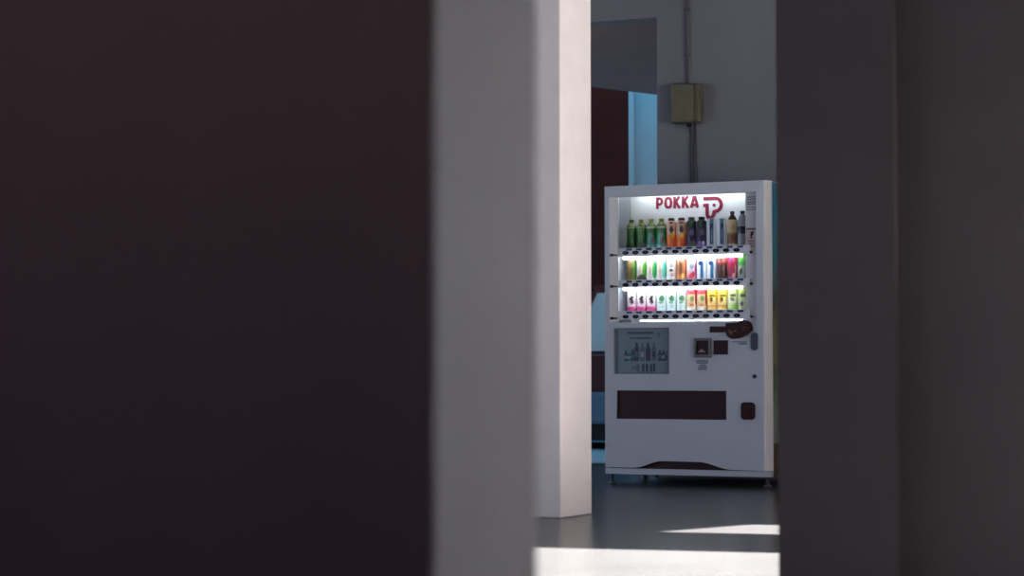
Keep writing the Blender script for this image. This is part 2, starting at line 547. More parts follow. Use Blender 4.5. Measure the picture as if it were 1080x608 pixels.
stroke(bm, [em(*p) for p in path], 0.0215, y0, y1)
c = em(752.5, 216.2)
prism(bm, arc(c[0], c[1], 0.0105, 0, 330, 11), y0, y1)
obj('emblem', bm, M['logo'], vm)

# lamp tubes
for z, r in ((1.788, .012), (1.386, .009), (1.195, .009), (0.999, .0028)):
    bm = bmesh.new()
    tube(bm, (0.12 if z > 1.5 else 0.10 if z > 1.1 else 0.21, 0.195 if z > 1.5 else 0.060, z), (0.86, 0.195 if z > 1.5 else 0.060, z), r, 12)
    obj('lamp_tube', bm, M['tube_top'] if z > 1.5 else M['tube'], vm)

# shelves with buttons and price tags
SHELF_Z = [(1.394, 1.447, 1.418), (1.203, 1.249, 1.2205), (1.006, 1.060, 1.024)]
PITCH = 0.0647
BX0 = 0.124
for si, (zb, zt, zbut) in enumerate(SHELF_Z):
    bm = bmesh.new()
    prism(bm, rrect(0.066, 0.916, zb, zt, 0.010), 0.034, 0.046)
    box(bm, CX0 + 0.002, CX1 - 0.002, 0.046, 0.262, zt - 0.010, zt - 0.004)
    shelf = obj('shelf', bm, M['strip'], vm)
    for i in range(12):
        bx = BX0 + 0.0644 * i
        bm = bmesh.new()
        prism(bm, arc(bx, zbut, 0.0205, 0, 345, 23, 0.0115), 0.031, 0.036, 0)
        prism(bm, arc(bx, zbut, 0.0075, 0, 330, 11, 0.0045), 0.0305, 0.033, 1)
        obj('button', bm, [M['button'], M['buttonglint']], shelf)
        bm = bmesh.new()
        pm = random.random()
        box(bm, bx + 0.005, bx + 0.041, 0.0315, 0.0345, zt - 0.016, zt - 0.003)
        col = M['bluetag'] if (si == 0 and i % 3 != 2) or (si == 1 and i > 4) or pm < .2 else M['darktag']
        obj('price_tag', bm, col, shelf)
    for i in {0: (1, 6), 1: (1,), 2: ()}[si]:
        bm = bmesh.new()
        cxx = 0.132 + PITCH * i + 0.027
        prism(bm, arc(cxx, zt + 0.002, 0.031, 0, 180, 14, 0.032) , 0.047, 0.050)
        obj('round_tag', bm, M['olive'], shelf)
    bm = bmesh.new()
    tube(bm, (0.922, 0.045, zb + 0.010), (0.922, 0.028, zb + 0.010), 0.008)
    obj('shelf_lock', bm, M['black'], shelf)

# notice strip at the right of the window
bm = bmesh.new()
box(bm, 0.885, WX1, 0.047, 0.052, WZ0, WZ1)
strip = obj('notice_strip', bm, mat('notice_strip_grey', (0.55, 0.56, 0.60), rough=.5), vm)
bm = bmesh.new()
for kz, (z, a, b) in enumerate(((1.735, .897, .955), (1.722, .900, .95), (1.706, .896, .957), (1.694, .897, .945), (1.674, .893, .957), (1.66, .893, .957))):
    x = a
    while x < b:
        w = random.uniform(.006, .014)
        box(bm, x, min(b, x + w), 0.0455, 0.0475, z - .003, z + .003)
        x += w + .003
obj('small_print', bm, M['ink'], strip)
bm = bmesh.new()
box(bm, 0.890, 0.958, 0.0445, 0.047, 1.425, 1.548, 0)
box(bm, 0.890, 0.958, 0.0438, 0.0447, 1.538, 1.549, 2)
box(bm, 0.916, 0.926, 0.0438, 0.0447, 1.485, 1.525, 1)
box(bm, 0.926, 0.935, 0.0438, 0.0447, 1.505, 1.530, 1)
for z in (1.47, 1.455, 1.44):
    box(bm, 0.905, 0.94, 0.0438, 0.0447, z - .003, z + .003, 2)
obj('notice_card', bm, [M['paper'], M['maroon2'], M['ink']], strip)

# lower left: recessed picture panel of drinks
bm = bmesh.new()
holed_panel(bm, 0.060, 0.416, 0.672, 0.955, [(0.069, 0.408, 0.680, 0.944)], -0.003, 0.012)
adf = obj('picture_frame', bm, mat('picture_frame_blue_grey', (0.16, 0.18, 0.215), rough=.4), vm)
bm = bmesh.new()
adx = lambda px: 0.062 + (px - 648) * 0.00614
adz = lambda py: 0.95 - (py - 346) * 0.00571
box(bm, 0.062, 0.414, 0.014, 0.020, 0.674, 0.953, 0)
def adbox(xa, xb, ya, yb, mi, y=0.0125):
    box(bm, adx(xa), adx(xb), y, 0.0145, adz(yb), adz(ya), mi)
def adbottle(xc, w, yt, yb, mi, mi2):
    x, w2 = adx(xc), w * 0.00614 / 2
    zt, zb = adz(yt), adz(yb)
    h = zt - zb
    prism(bm, [(x - w2, zb), (x + w2, zb), (x + w2, zb + .66 * h), (x + w2 * .45, zb + .84 * h), (x + w2 * .45, zt), (x - w2 * .45, zt), (x - w2 * .45, zb + .84 * h), (x - w2, zb + .66 * h)], 0.0122, 0.0145, mi)
    prism(bm, [(x - w2 * .8, zb + .22 * h), (x + w2 * .8, zb + .22 * h), (x + w2 * .8, zb + .5 * h), (x - w2 * .8, zb + .5 * h)], 0.0112, 0.0125, mi2)
for xc, w, yt, mi, m2 in ((659.5, 3, 369.5, 2, 1), (663, 3.2, 371, 3, 1), (666.6, 3, 368, 2, 3), (670.8, 3.8, 360.5, 2, 4), (676.8, 3.8, 361.5, 4, 1), (682.8, 4.2, 361, 2, 5), (689, 3.6, 361, 4, 2), (695, 3.4, 369, 2, 4), (698.8, 3.2, 369, 2, 1), (702.3, 3, 369.5, 4, 2)):
    adbottle(xc, w * 1.18, yt, 380.6, mi, m2)
for i in range(13):
    adbox(661.5 + i * 2.1, 663.1 + i * 2.1, 349.6, 351.8, 2)
for i in range(11):
    adbox(664.2 + i * 2.05, 665.8 + i * 2.05, 355.4, 357.0, 2)
adbox(693, 696, 351, 352, 2); adbox(693.4, 695.6, 353.2, 354.2, 2)
for xa in (671, 676.5, 680.5, 684.8, 688):
    adbox(xa, xa + 2.3, 383.5 + (xa % 2), 392.5, 2 if xa > 672 else 4)
for xa in (666, 669):
    adbox(xa, xa + 1.6, 386, 390, 4)
pm = [mat('picture_ground', (0.165, 0.235, 0.285), rough=.3, spec=.5, var=.06, scale=9), mat('picture_pale', (0.24, 0.30, 0.34), rough=.4), mat('picture_dark', (0.030, 0.058, 0.088), rough=.4), mat('picture_teal', (0.03, 0.18, 0.20), rough=.4), mat('picture_blue', (0.085, 0.115, 0.175), rough=.4), mat('picture_wine', (0.10, 0.025, 0.06), rough=.4)]
obj('picture', bm, pm, adf)

# coin entry: bar and rounded plate with the round lever
bm = bmesh.new()
prism(bm, [(0.676, 0.922), (0.79, 0.922), (0.79, 0.959), (0.676, 0.959)], -0.012, 0.002, 0)
box(bm, 0.690, 0.735, -0.0135, -0.011, 0.934, 0.947, 1)
box(bm, 0.742, 0.774, -0.0135, -0.011, 0.950, 0.957, 2)
coin = obj('coin_slot_bar', bm, [M['maroon'], M['black'], M['maroon2']], vm)
bm = bmesh.new()
blob = [(0.777, 0.978), (0.777, 0.925)] + arc(0.83, 0.925, 0.053, 180, 262, 7, 0.044) + [(0.865, 0.887), (0.905, 0.903), (0.932, 0.925)]
blob += arc(0.894, 0.945, 0.050, -18, 135, 12) + [(0.852, 0.980)]
prism(bm, blob, -0.018, 0.002, 0)
for p in ([(0.80, .925), (.812, .912), (.818, .93)], [(.825, .926), (.845, .934)], [(.805, .94), (.80, .925)]):
    stroke(bm, p, .006, -.0195, -.017, mi=1)
plate = obj('coin_plate', bm, [M['maroon'], M['gold']], vm)
bm = bmesh.new()
prism(bm, arc(0.894, 0.945, 0.040, 0, 348, 29), -0.026, -0.017, 0)
box(bm, 0.886, 0.902, -0.028, -0.025, 0.934, 0.938, 1)
box(bm, 0.884, 0.904, -0.028, -0.025, 0.948, 0.953, 1)
obj('return_lever', bm, [M['maroon'], M['gold']], plate)

# note reader, small screen, lock, card window
bm = bmesh.new()
holed_panel(bm, 0.577, 0.683, 0.771, 0.890, [(0.590, 0.668, 0.790, 0.874)], -0.016, 0.001)
nr = obj('note_reader', bm, M['bezel'], vm)
bm = bmesh.new()
box(bm, 0.588, 0.670, -0.004, -0.001, 0.788, 0.876, 0)
prism(bm, [(0.604, 0.803), (0.648, 0.803), (0.643, 0.812), (0.632, 0.816), (0.629, 0.822), (0.617, 0.822), (0.614, 0.815), (0.606, 0.811)], -0.012, -0.003, 1)
box(bm, 0.603, 0.650, -0.008, -0.003, 0.838, 0.844, 2)
obj('note_mouth', bm, [M['maroon'], mat('note_lip_grey', (.22, .2, .21)), M['black']], nr)
bm = bmesh.new()
prism(bm, rrect(0.699, 0.787, 0.789, 0.875, 0.004, 2), -0.006, 0.002)
for i in range(3):
    box(bm, .71 + i * .025, .712 + i * .025, -.0065, -.005, .795, .87)
obj('display_screen', bm, M['maroon'], vm)
bm = bmesh.new()
for r_, (z, a, b) in enumerate(((0.752, .588, .664), (0.740, .588, .664), (0.726, .610, .648), (0.714, .600, .654), (0.702, .598, .656))):
    x = a
    while x < b - .003:
        w = random.uniform(.005, .011)
        box(bm, x, min(b, x + w), -0.0015, 0.001, z - .0042, z + .0042)
        x += w + .0025
obj('instruction_print', bm, M['ink'], vm)
bm = bmesh.new()
for z, a, b in ((.866, .806, .905), (.857, .84, .905), (.851, .856, .90)):
    x = a
    while x < b - .003:
        w = random.uniform(.004, .01)
        box(bm, x, min(b, x + w), -0.0015, 0.001, z - .003, z + .003)
        x += w + .003
obj('instruction_print', bm, M['ink'], vm)
bm = bmesh.new()
prism(bm, rrect(0.929, 0.973, 0.813, 0.920, 0.020, 6), -0.010, 0.002, 0)
prism(bm, rrect(0.937, 0.965, 0.823, 0.910, 0.013, 6), -0.012, -0.009, 1)
obj('handle_cover', bm, [M['slate'], mat('slate_inner', (.06, .075, .105), rough=.35)], vm)
bm = bmesh.new()
prism(bm, arc(0.951, 0.659, 0.0125, 0, 342, 19), -0.008, 0.002, 0)
box(bm, .9495, .9525, -.009, -.0075, .652, .666, 1)
obj('keyhole', bm, [mat('lock_dark', (.03, .03, .04), rough=.3), M['black']], vm)

# pick-up opening with its flap
bm = bmesh.new()
box(bm, 0.070, 0.778, 0.020, 0.028, 0.394, 0.576, 0, bev=0.003)
box(bm, 0.090, 0.758, 0.016, 0.021, 0.430, 0.436, 0)
box(bm, 0.074, 0.774, 0.012, 0.021, 0.399, 0.408, 0)
obj('pickup_flap', bm, M['maroon'], vm)
bm = bmesh.new()
prism(bm, rrect(0.867, 0.953, 0.401, 0.505, 0.022, 6), -0.012, 0.002, 0)
prism(bm, rrect(0.880, 0.940, 0.424, 0.488, 0.014, 6), -0.0135, -0.011, 1)
box(bm, 0.872, 0.948, -0.022, -0.010, 0.410, 0.424, 0)
obj('coin_return_cup', bm, [M['maroon'], mat('cup_red', (.035, .011, .013), rough=.3)], vm)

# base
bm = bmesh.new()
box(bm, 0.0, VW, 0.004, 0.030, 0.061, 0.0955)
obj('kick_strip', bm, M['white'], vm)
bm = bmesh.new()
box(bm, 0.015, VW - 0.01, 0.034, 0.048, 0.066, 0.165)
obj('kick_recess', bm, M['maroon'], vm)
for fx, fy in ((0.022, 0.06), (1.010, 0.06), (0.022, 0.66), (1.010, 0.66)):
    bm = bmesh.new()
    lathe(bm, [(0.024, 0.0), (0.024, 0.008), (0.010, 0.016), (0.010, 0.0625)], 14, 0, fx, fy)
    obj('levelling_foot', bm, M['steel'], vm)
bm = bmesh.new()
tube(bm, (0.318, 0.05, 0.064), (0.318, 0.05, 0.040), 0.008)
obj('drain_stub', bm, M['rubber'], vm)

# picture wrap on the right side: teal sky over yellow-green leaves
m = bpy.data.materials.new('side_picture')
m.use_nodes = True
nt = m.node_tree
b = nt.nodes['Principled BSDF']
b.inputs['Roughness'].default_value = 0.4
tc = nt.nodes.new('ShaderNodeTexCoord')
sx = nt.nodes.new('ShaderNodeSeparateXYZ')
nt.links.new(tc.outputs['Object'], sx.inputs[0])
nz = nt.nodes.new('ShaderNodeTexNoise'); nz.inputs['Scale'].default_value = 16; nz.inputs['Detail'].default_value = 5
nt.links.new(tc.outputs['Object'], nz.inputs['Vector'])
ma = nt.nodes.new('ShaderNodeMath'); ma.operation = 'MULTIPLY_ADD'
ma.inputs[1].default_value = 0.35; ma.inputs[2].default_value = -0.175
nt.links.new(nz.outputs['Fac'], ma.inputs[0])
ad = nt.nodes.new('ShaderNodeMath'); ad.operation = 'ADD'
nt.links.new(sx.outputs['Z'], ad.inputs[0]); nt.links.new(ma.outputs[0], ad.inputs[1])
mr = nt.nodes.new('ShaderNodeMapRange'); mr.inputs['From Min'].default_value = 0.2; mr.inputs['From Max'].default_value = 1.83
nt.links.new(ad.outputs[0], mr.inputs['Value'])
cr = nt.nodes.new('ShaderNodeValToRGB')
stops = [(0.0, (.20, .22, .19)), (.10, (.26, .30, .25)), (.24, (.13, .17, .09)), (.30, (.04, .05, .03)), (.36, (.22, .22, .09)), (.50, (.17, .17, .06)), (.56, (.03, .04, .03)), (.62, (.10, .17, .15)), (.70, (.015, .19, .27)), (1.0, (.005, .17, .27))]
while len(cr.color_ramp.elements) < len(stops):
    cr.color_ramp.elements.new(0.5)
for e, (p, c) in zip(cr.color_ramp.elements, stops):
    e.position = p; e.color = (*c, 1)
nt.links.new(mr.outputs[0], cr.inputs['Fac'])
nt.links.new(cr.outputs['Color'], b.inputs['Base Color'])
bm = bmesh.new()
box(bm, VW, VW + 0.002, 0.055, 0.715, 0.26, 1.822)
obj('side_picture', bm, m, vm)
bm = bmesh.new()
box(bm, VW, VW + 0.0015, 0.055, 0.715, 0.062, 0.26)
obj('side_plinth', bm, mat('rust_brown_plinth', (.10, .05, .03), rough=.7, var=.3, scale=12), vm)

# ------------------------------------------------------------------ drinks on show (things inside the machine)
def canmat(name, h, r, bands, blobs=(), rough=0.3):
    m = bpy.data.materials.new(name)
    m.use_nodes = True
    nt = m.node_tree
    N, Lk = nt.nodes.new, nt.links.new
    b = nt.nodes['Principled BSDF']
    b.inputs['Roughness'].default_value = rough
    tc = N('ShaderNodeTexCoord')
    s = N('ShaderNodeSeparateXYZ'); Lk(tc.outputs['Object'], s.inputs[0])
    z = N('ShaderNodeMath'); z.operation = 'DIVIDE'; z.inputs[1].default_value = h; Lk(s.outputs['Z'], z.inputs[0])
    dt = N('ShaderNodeVectorMath'); dt.operation = 'DOT_PRODUCT'; dt.inputs[1].default_value = (.88 / r, .47 / r, 0); Lk(tc.outputs['Object'], dt.inputs[0])
    cr = N('ShaderNodeValToRGB')
    while len(cr.color_ramp.elements) < len(bands):
        cr.color_ramp.elements.new(0.5)
    for e, (p, c) in zip(cr.color_ramp.elements, bands):
        e.position = p; e.color = (*c, 1)
    Lk(z.outputs[0], cr.inputs['Fac'])
    cur = cr.outputs['Color']
    nz = N('ShaderNodeTexNoise'); nz.inputs['Scale'].default_value = 130; nz.inputs['Detail'].default_value = 2
    Lk(tc.outputs['Object'], nz.inputs['Vector'])
    for cx, cz, rx_, rz_, col, amt in blobs:
        a = N('ShaderNodeMath'); a.operation = 'MULTIPLY_ADD'; a.inputs[1].default_value = 1 / rx_; a.inputs[2].default_value = -cx / rx_; Lk(dt.outputs['Value'], a.inputs[0])
        c2 = N('ShaderNodeMath'); c2.operation = 'MULTIPLY_ADD'; c2.inputs[1].default_value = 1 / rz_; c2.inputs[2].default_value = -cz / rz_; Lk(z.outputs[0], c2.inputs[0])
        cb = N('ShaderNodeCombineXYZ'); Lk(a.outputs[0], cb.inputs[0]); Lk(c2.outputs[0], cb.inputs[1])
        ln = N('ShaderNodeVectorMath'); ln.operation = 'LENGTH'; Lk(cb.outputs[0], ln.inputs[0])
        dist = ln.outputs['Value']
        if amt <= 0.1:                       # a straight-edged printed block
            q1 = N('ShaderNodeMath'); q1.operation = 'ABSOLUTE'; Lk(a.outputs[0], q1.inputs[0])
            q2 = N('ShaderNodeMath'); q2.operation = 'ABSOLUTE'; Lk(c2.outputs[0], q2.inputs[0])
            q3 = N('ShaderNodeMath'); q3.operation = 'MAXIMUM'; Lk(q1.outputs[0], q3.inputs[0]); Lk(q2.outputs[0], q3.inputs[1])
            dist = q3.outputs[0]
        q = N('ShaderNodeMath'); q.operation = 'MULTIPLY_ADD'; q.inputs[1].default_value = amt; Lk(nz.outputs['Fac'], q.inputs[0]); Lk(dist, q.inputs[2])
        mr = N('ShaderNodeMapRange'); mr.inputs['From Min'].default_value = .85 + amt * .5; mr.inputs['From Max'].default_value = 1.1 + amt * .5
        mr.inputs['To Min'].default_value = 1; mr.inputs['To Max'].default_value = 0
        Lk(q.outputs[0], mr.inputs['Value'])
        mx = N('ShaderNodeMix'); mx.data_type = 'RGBA'
        Lk(mr.outputs[0], mx.inputs[0]); Lk(cur, mx.inputs[6]); mx.inputs[7].default_value = (*col, 1)
        cur = mx.outputs[2]
    Lk(cur, b.inputs['Base Color'])
    return m

M['can_end'] = mat('can_end_metal', (0.6, 0.6, 0.62), rough=.3, metal=.7)
C_ = lambda r, g, b: srgb(r, g, b)
WHT = (0.80, 0.82, 0.82)

def can_mesh(name, h, r, m, label, group, endm=None):
    t = thing(name, label, 'drink can' if 'can' in name else 'drink bottle', group=group)
    bm = bmesh.new()
    lathe(bm, [(r * .80, 0.0), (r * .86, .002), (r, .010), (r, h - .014), (r * .97, h - .010), (r * .86, h - .003)], 22)
    obj('can_body', bm, m, t)
    bm = bmesh.new()
    lathe(bm, [(r * .86, h - .0035), (r * .88, h - .001), (r * .88, h), (r * .82, h), (r * .80, h - .003)], 22)
    box(bm, -.004, .004, -.010, .010, h - .0035, h - .0015)
    obj('can_end', bm, endm or M['can_end'], t)
    return t

def bottle_mesh(name, h, r, bodym, labelm, capm, lab, label, group, neck=.32, shoulder=.70, cap_h=.09):
    t = thing(name, label, 'drink bottle', group=group)
    zs, zn = h * shoulder, h * (1 - cap_h)
    bm = bmesh.new()
    lathe(bm, [(r * .82, 0), (r * .97, .004), (r, .012), (r, zs * .55), (r * .985, zs * .57), (r, zs * .60), (r, zs), (r * .93, zs + (zn - zs) * .30), (r * .66, zs + (zn - zs) * .70), (r * neck, zn - .004), (r * neck, zn + .002)], 22)
    obj('bottle_body', bm, bodym, t)
    bm = bmesh.new()
    rc = r * (neck + .10)
    lathe(bm, [(rc, zn - .003), (rc, zn + .002), (rc * 1.02, h - .003), (rc * .9, h)], 18)
    obj('bottle_cap', bm, capm, t)
    if labelm:
        bm = bmesh.new()
        lathe(bm, [(r * 1.015, h * lab[0]), (r * 1.02, h * lab[0] + .001), (r * 1.02, h * lab[1] - .001), (r * 1.015, h * lab[1])], 22, cap=False)
        obj('bottle_label', bm, labelm, t)
    return t

def copy_tree(o, parent=None):
    c = o.copy()
    COL.objects.link(c)
    if parent:
        c.parent = parent
    for ch in list(o.children):
        copy_tree(ch, c)
    return c

def put(t, row, i):
    X = 0.132 + PITCH * i
    t.location = to_world(X, 0.125, SHELF_Z[row][1] - 0.004)
    t.rotation_euler = (0, 0, TH)

def run(proto, row, idx, labels):
    for n, (i, lb) in enumerate(zip(idx, labels)):
        o = proto if n == 0 else copy_tree(proto)
        o['label'] = lb
        put(o, row, i)

GR1, GR2, GR3 = 'drinks on the top shelf', 'drinks on the middle shelf', 'drinks on the bottom shelf'
R_ = 0.0305
# top shelf
capo = mat('olive_cap', (.22, .20, .03), rough=.4)
body_g = mat('green_tea_bottle', (.26, .34, .14), rough=.2)
h = .186
lab1 = canmat('dark_green_label', h, R_, [(0, C_(60, 110, 50)), (.2, C_(40, 105, 55)), (.55, C_(52, 120, 60)), (.70, C_(110, 150, 80)), (.71, C_(200, 210, 180))], [(-.25, .42, .22, .28, C_(125, 145, 100), .8), (.55, .4, .3, .3, C_(25, 85, 35), .5)])
t = bottle_mesh('green_tea_bottle', h, R_, body_g, lab1, capo, (.04, .74), '', GR1, neck=.42, shoulder=.74)
run(t, 0, (0, 1), ('dark green tea bottle with olive cap, leftmost on the top shelf', 'dark green tea bottle behind the left olive round tag, top shelf'))
lab2 = canmat('teal_green_label', h, R_, [(0, C_(190, 225, 225)), (.10, C_(150, 215, 215)), (.16, C_(70, 175, 160)), (.42, C_(40, 140, 90)), (.66, C_(60, 135, 50)), (.71, C_(220, 225, 200))], [(-.3, .36, .45, .2, C_(120, 190, 175), .7), (.1, .28, .28, .13, C_(150, 70, 90), .9), (-.25, .6, .35, .08, C_(110, 115, 110), .8), (.72, .45, .25, .25, C_(30, 120, 40), .3)])
t = bottle_mesh('green_tea_bottle', h, R_, body_g, lab2, mat('yellow_green_cap', (.32, .29, .03), rough=.4), (.04, .74), '', GR1, neck=.42, shoulder=.74)
run(t, 0, (2, 3), ('green and teal tea bottle, third from left on the top shelf', 'green and teal tea bottle just left of the orange bottles, top shelf'))
laborg = canmat('orange_label', .187, R_, [(0, C_(240, 130, 110)), (.1, C_(245, 110, 60)), (.30, C_(245, 130, 50)), (.42, C_(240, 160, 90)), (.50, C_(230, 200, 180)), (.85, C_(215, 180, 165))], [(-.15, .62, .42, .12, C_(75, 62, 75), .9), (-.2, .84, .4, .04, C_(140, 80, 60), .6), (.1, .42, .4, .10, C_(240, 190, 60), .5), (.7, .3, .3, .2, C_(240, 90, 60), .4), (.65, .65, .2, .2, C_(240, 150, 90), .4)])
t = bottle_mesh('orange_juice_bottle', .187, R_, laborg, None, mat('brown_cap', (.06, .02, .015), rough=.4), None, '', GR1, neck=.55, shoulder=.84, cap_h=.07)
run(t, 0, (4, 5), ('orange juice bottle with brown cap, left one on the top shelf', 'orange juice bottle next to the dark purple bottles, top shelf'))
labpur = canmat('dark_purple_label', .189, R_, [(0, C_(60, 55, 100)), (.2, C_(45, 35, 75)), (.5, C_(55, 40, 70)), (.8, C_(30, 25, 45))], [(-.25, .78, .4, .12, C_(50, 100, 45), .8), (-.1, .5, .45, .12, C_(105, 95, 125), 1.1), (.4, .2, .3, .1, C_(90, 80, 160), .8)])
t = bottle_mesh('grape_juice_bottle', .189, R_, labpur, None, mat('dark_green_cap', (.012, .018, .012), rough=.4), None, '', GR1, neck=.55, shoulder=.84, cap_h=.07)
run(t, 0, (6,), ('dark purple bottle with green top, left of its pair, top shelf',))
labpur2 = canmat('purple_flower_label', .189, R_, [(0, C_(150, 130, 200)), (.12, C_(130, 100, 190)), (.24, C_(60, 45, 90)), (.5, C_(60, 42, 75)), (.8, C_(35, 28, 48))], [(-.25, .78, .4, .12, C_(60, 95, 60), .8), (-.1, .5, .45, .12, C_(110, 95, 130), 1.1), (.15, .14, .28, .07, C_(240, 225, 245), .4), (-.5, .15, .3, .06, C_(140, 160, 210), .4)])
t = bottle_mesh('grape_juice_bottle', .189, R_, labpur2, None, mat('dark_teal_cap', (.012, .02, .018), rough=.4), None, '', GR1, neck=.55, shoulder=.84, cap_h=.07)
run(t, 0, (7,), ('dark purple bottle with white flower near its base, top shelf',))
labnavy = canmat('navy_stripe_print', .176, .0285, [(0, C_(235, 240, 245)), (.06, C_(225, 235, 245)), (.93, C_(215, 225, 235))], [(-.22, .48, .40, .40, C_(35, 60, 105), .05), (-.22, .40, .12, .26, C_(130, 165, 195), .6), (-.22, .92, .40, .06, C_(70, 130, 150), .05)])
t = can_mesh('tall_can', .176, .0285, labnavy, '', GR1)
run(t, 0, (8, 9), ('white tall can with navy stripe beside the purple bottle, top shelf', 'white tall can with navy stripe beside the brown tea bottle, top shelf'))
labtea = canmat('brown_tea_label', .216, R_, [(0, C_(200, 170, 140)), (.06, C_(205, 185, 140)), (.10, C_(110, 65, 40)), (.36, C_(130, 85, 50)), (.42, C_(190, 170, 120)), (.76, C_(205, 190, 150))], [(0, .24, .5, .10, C_(85, 45, 30), .9), (.0, .55, .4, .10, C_(170, 155, 115), .9)])
t = bottle_mesh('tea_bottle', .216, R_, mat('dark_tea', (.05, .022, .010), rough=.15), labtea, mat('navy_cap', (.02, .025, .05), rough=.4), (.02, .76), '', GR1, neck=.34, shoulder=.72, cap_h=.085)
run(t, 0, (10,), ('tall brown tea bottle with cream label, on the top shelf',))
labclr = canmat('clear_bottle_label', .216, R_, [(0, C_(50, 70, 80)), (.4, C_(70, 95, 100)), (.5, C_(20, 30, 45)), (1, C_(20, 30, 45))], [(0, .40, .6, .07, C_(30, 60, 60), .8)])
t = bottle_mesh('water_bottle', .217, R_, mat('clear_grey_plastic', (.33, .36, .39), rough=.12), labclr, mat('black_cap', (.012, .014, .03), rough=.4), (.36, .56), '', GR1, neck=.34, shoulder=.66, cap_h=.075)
run(t, 0, (11,), ('tall clear water bottle with dark band, rightmost on the top shelf',))

# middle shelf
H2, R2_ = .142, .0300
WB = [(0, C_(235, 240, 235)), (.5, C_(225, 228, 220)), (.9, C_(215, 215, 215))]
def c2(i, name, m, label, hh=H2, rr=R2_, nm='drink_can'):
    t = can_mesh(nm, hh, rr, m, label, GR2)
    put(t, 1, i)
c2(0, 'a', canmat('olive_leaf_print', H2, R2_, [(0, C_(150, 160, 70)), (.3, C_(130, 110, 60)), (.8, C_(150, 130, 80)), (.92, C_(170, 110, 90))], [(.45, .5, .55, .42, C_(70, 125, 45), .5), (-.25, .35, .2, .3, C_(110, 70, 50), .8)]), 'olive brown can with dark green leaf, leftmost on the middle shelf')
for i, col, low, lb in ((1, C_(80, 170, 50), C_(190, 170, 120), 'white can with bright green leaf behind the round tag, middle shelf'), (2, C_(60, 175, 85), C_(220, 190, 200), 'white can with mid green leaf, third on the middle shelf'), (3, C_(90, 200, 175), C_(225, 200, 210), 'white can with turquoise leaf, fourth on the middle shelf')):
    c2(i, 'b', canmat('leaf_print', H2, R2_, WB, [(.45, .46, .52, .38, col, .5), (-.45, .5, .28, .3, C_(205, 190, 160), .7), (-.3, .2, .3, .12, low, .8), (-.3, .88, .5, .1, C_(205, 200, 205), .4)]), lb)
c2(4, 'c', canmat('white_red_print', H2, R2_, WB, [(-.2, .44, .4, .06, C_(130, 60, 65), .5), (.0, .24, .35, .09, C_(225, 150, 165), .8), (-.2, .66, .4, .1, C_(180, 180, 180), .9)]), 'white can with dark red mark, middle shelf')
c2(5, 'd', canmat('amber_print', H2, R2_, [(0, C_(230, 170, 90)), (.2, C_(210, 130, 70)), (.6, C_(180, 105, 65)), (.9, C_(195, 140, 110))], [(-.4, .55, .35, .3, C_(125, 85, 65), .8), (.1, .2, .35, .12, C_(245, 200, 110), .6), (.5, .6, .3, .3, C_(225, 140, 90), .5)]), 'amber brown can beside the pink can, middle shelf')
c2(6, 'e', canmat('pink_fruit_print', H2, R2_, [(0, C_(215, 60, 110)), (.2, C_(235, 170, 190)), (.5, C_(235, 225, 230)), (.8, C_(240, 195, 215))], [(.7, .45, .3, .3, C_(205, 70, 150), .4), (-.3, .18, .4, .13, C_(235, 90, 90), .4), (.15, .26, .3, .12, C_(200, 55, 65), .5), (-.1, .6, .45, .12, C_(150, 165, 170), .8)]), 'pink can with red fruit, middle shelf')
for i, lb in ((7, 'white can with blue stripe beside the pink can, middle shelf'), (8, 'white can with blue stripe left of the brown can, middle shelf')):
    c2(i, 'f', canmat('blue_stripe_print', H2, R2_, [(0, C_(235, 242, 248)), (.9, C_(225, 235, 245))], [(-.18, .42, .32, .38, C_(45, 110, 160), .06), (-.42, .72, .42, .10, C_(40, 65, 120), .3), (-.25, .9, .4, .08, C_(150, 190, 225), .4)]), lb)
c2(9, 'g', canmat('brown_coffee_print', .156, R2_, [(0, C_(60, 40, 45)), (.5, C_(75, 45, 45)), (.62, C_(120, 55, 55)), (.7, C_(200, 95, 85)), (.95, C_(190, 110, 95))], [(-.4, .8, .35, .12, C_(130, 60, 60), .7), (.1, .4, .25, .25, C_(120, 90, 70), .7)]), 'tall brown and coral can left of the crimson can, middle shelf', .156)
c2(10, 'h', canmat('crimson_print', .158, R2_, [(0, C_(110, 60, 75)), (.3, C_(150, 45, 75)), (.55, C_(170, 35, 70)), (.95, C_(205, 40, 90))], [(-.4, .75, .3, .1, C_(120, 60, 130), .6), (.1, .16, .4, .1, C_(225, 150, 165), .5), (.45, .38, .14, .2, C_(210, 130, 150), .4)]), 'crimson can with pale swirl on the middle shelf', .158)
c2(11, 'i', canmat('green_top_print', .160, R2_, [(0, C_(150, 165, 155)), (.45, C_(150, 170, 155)), (.55, C_(100, 150, 100)), (.6, C_(70, 150, 60)), (1, C_(65, 145, 60))], [(-.55, .3, .3, .12, C_(95, 80, 75), .6), (.3, .75, .3, .12, C_(120, 185, 90), .6)]), 'can with green top and grey lower half, rightmost on the middle shelf', .160)

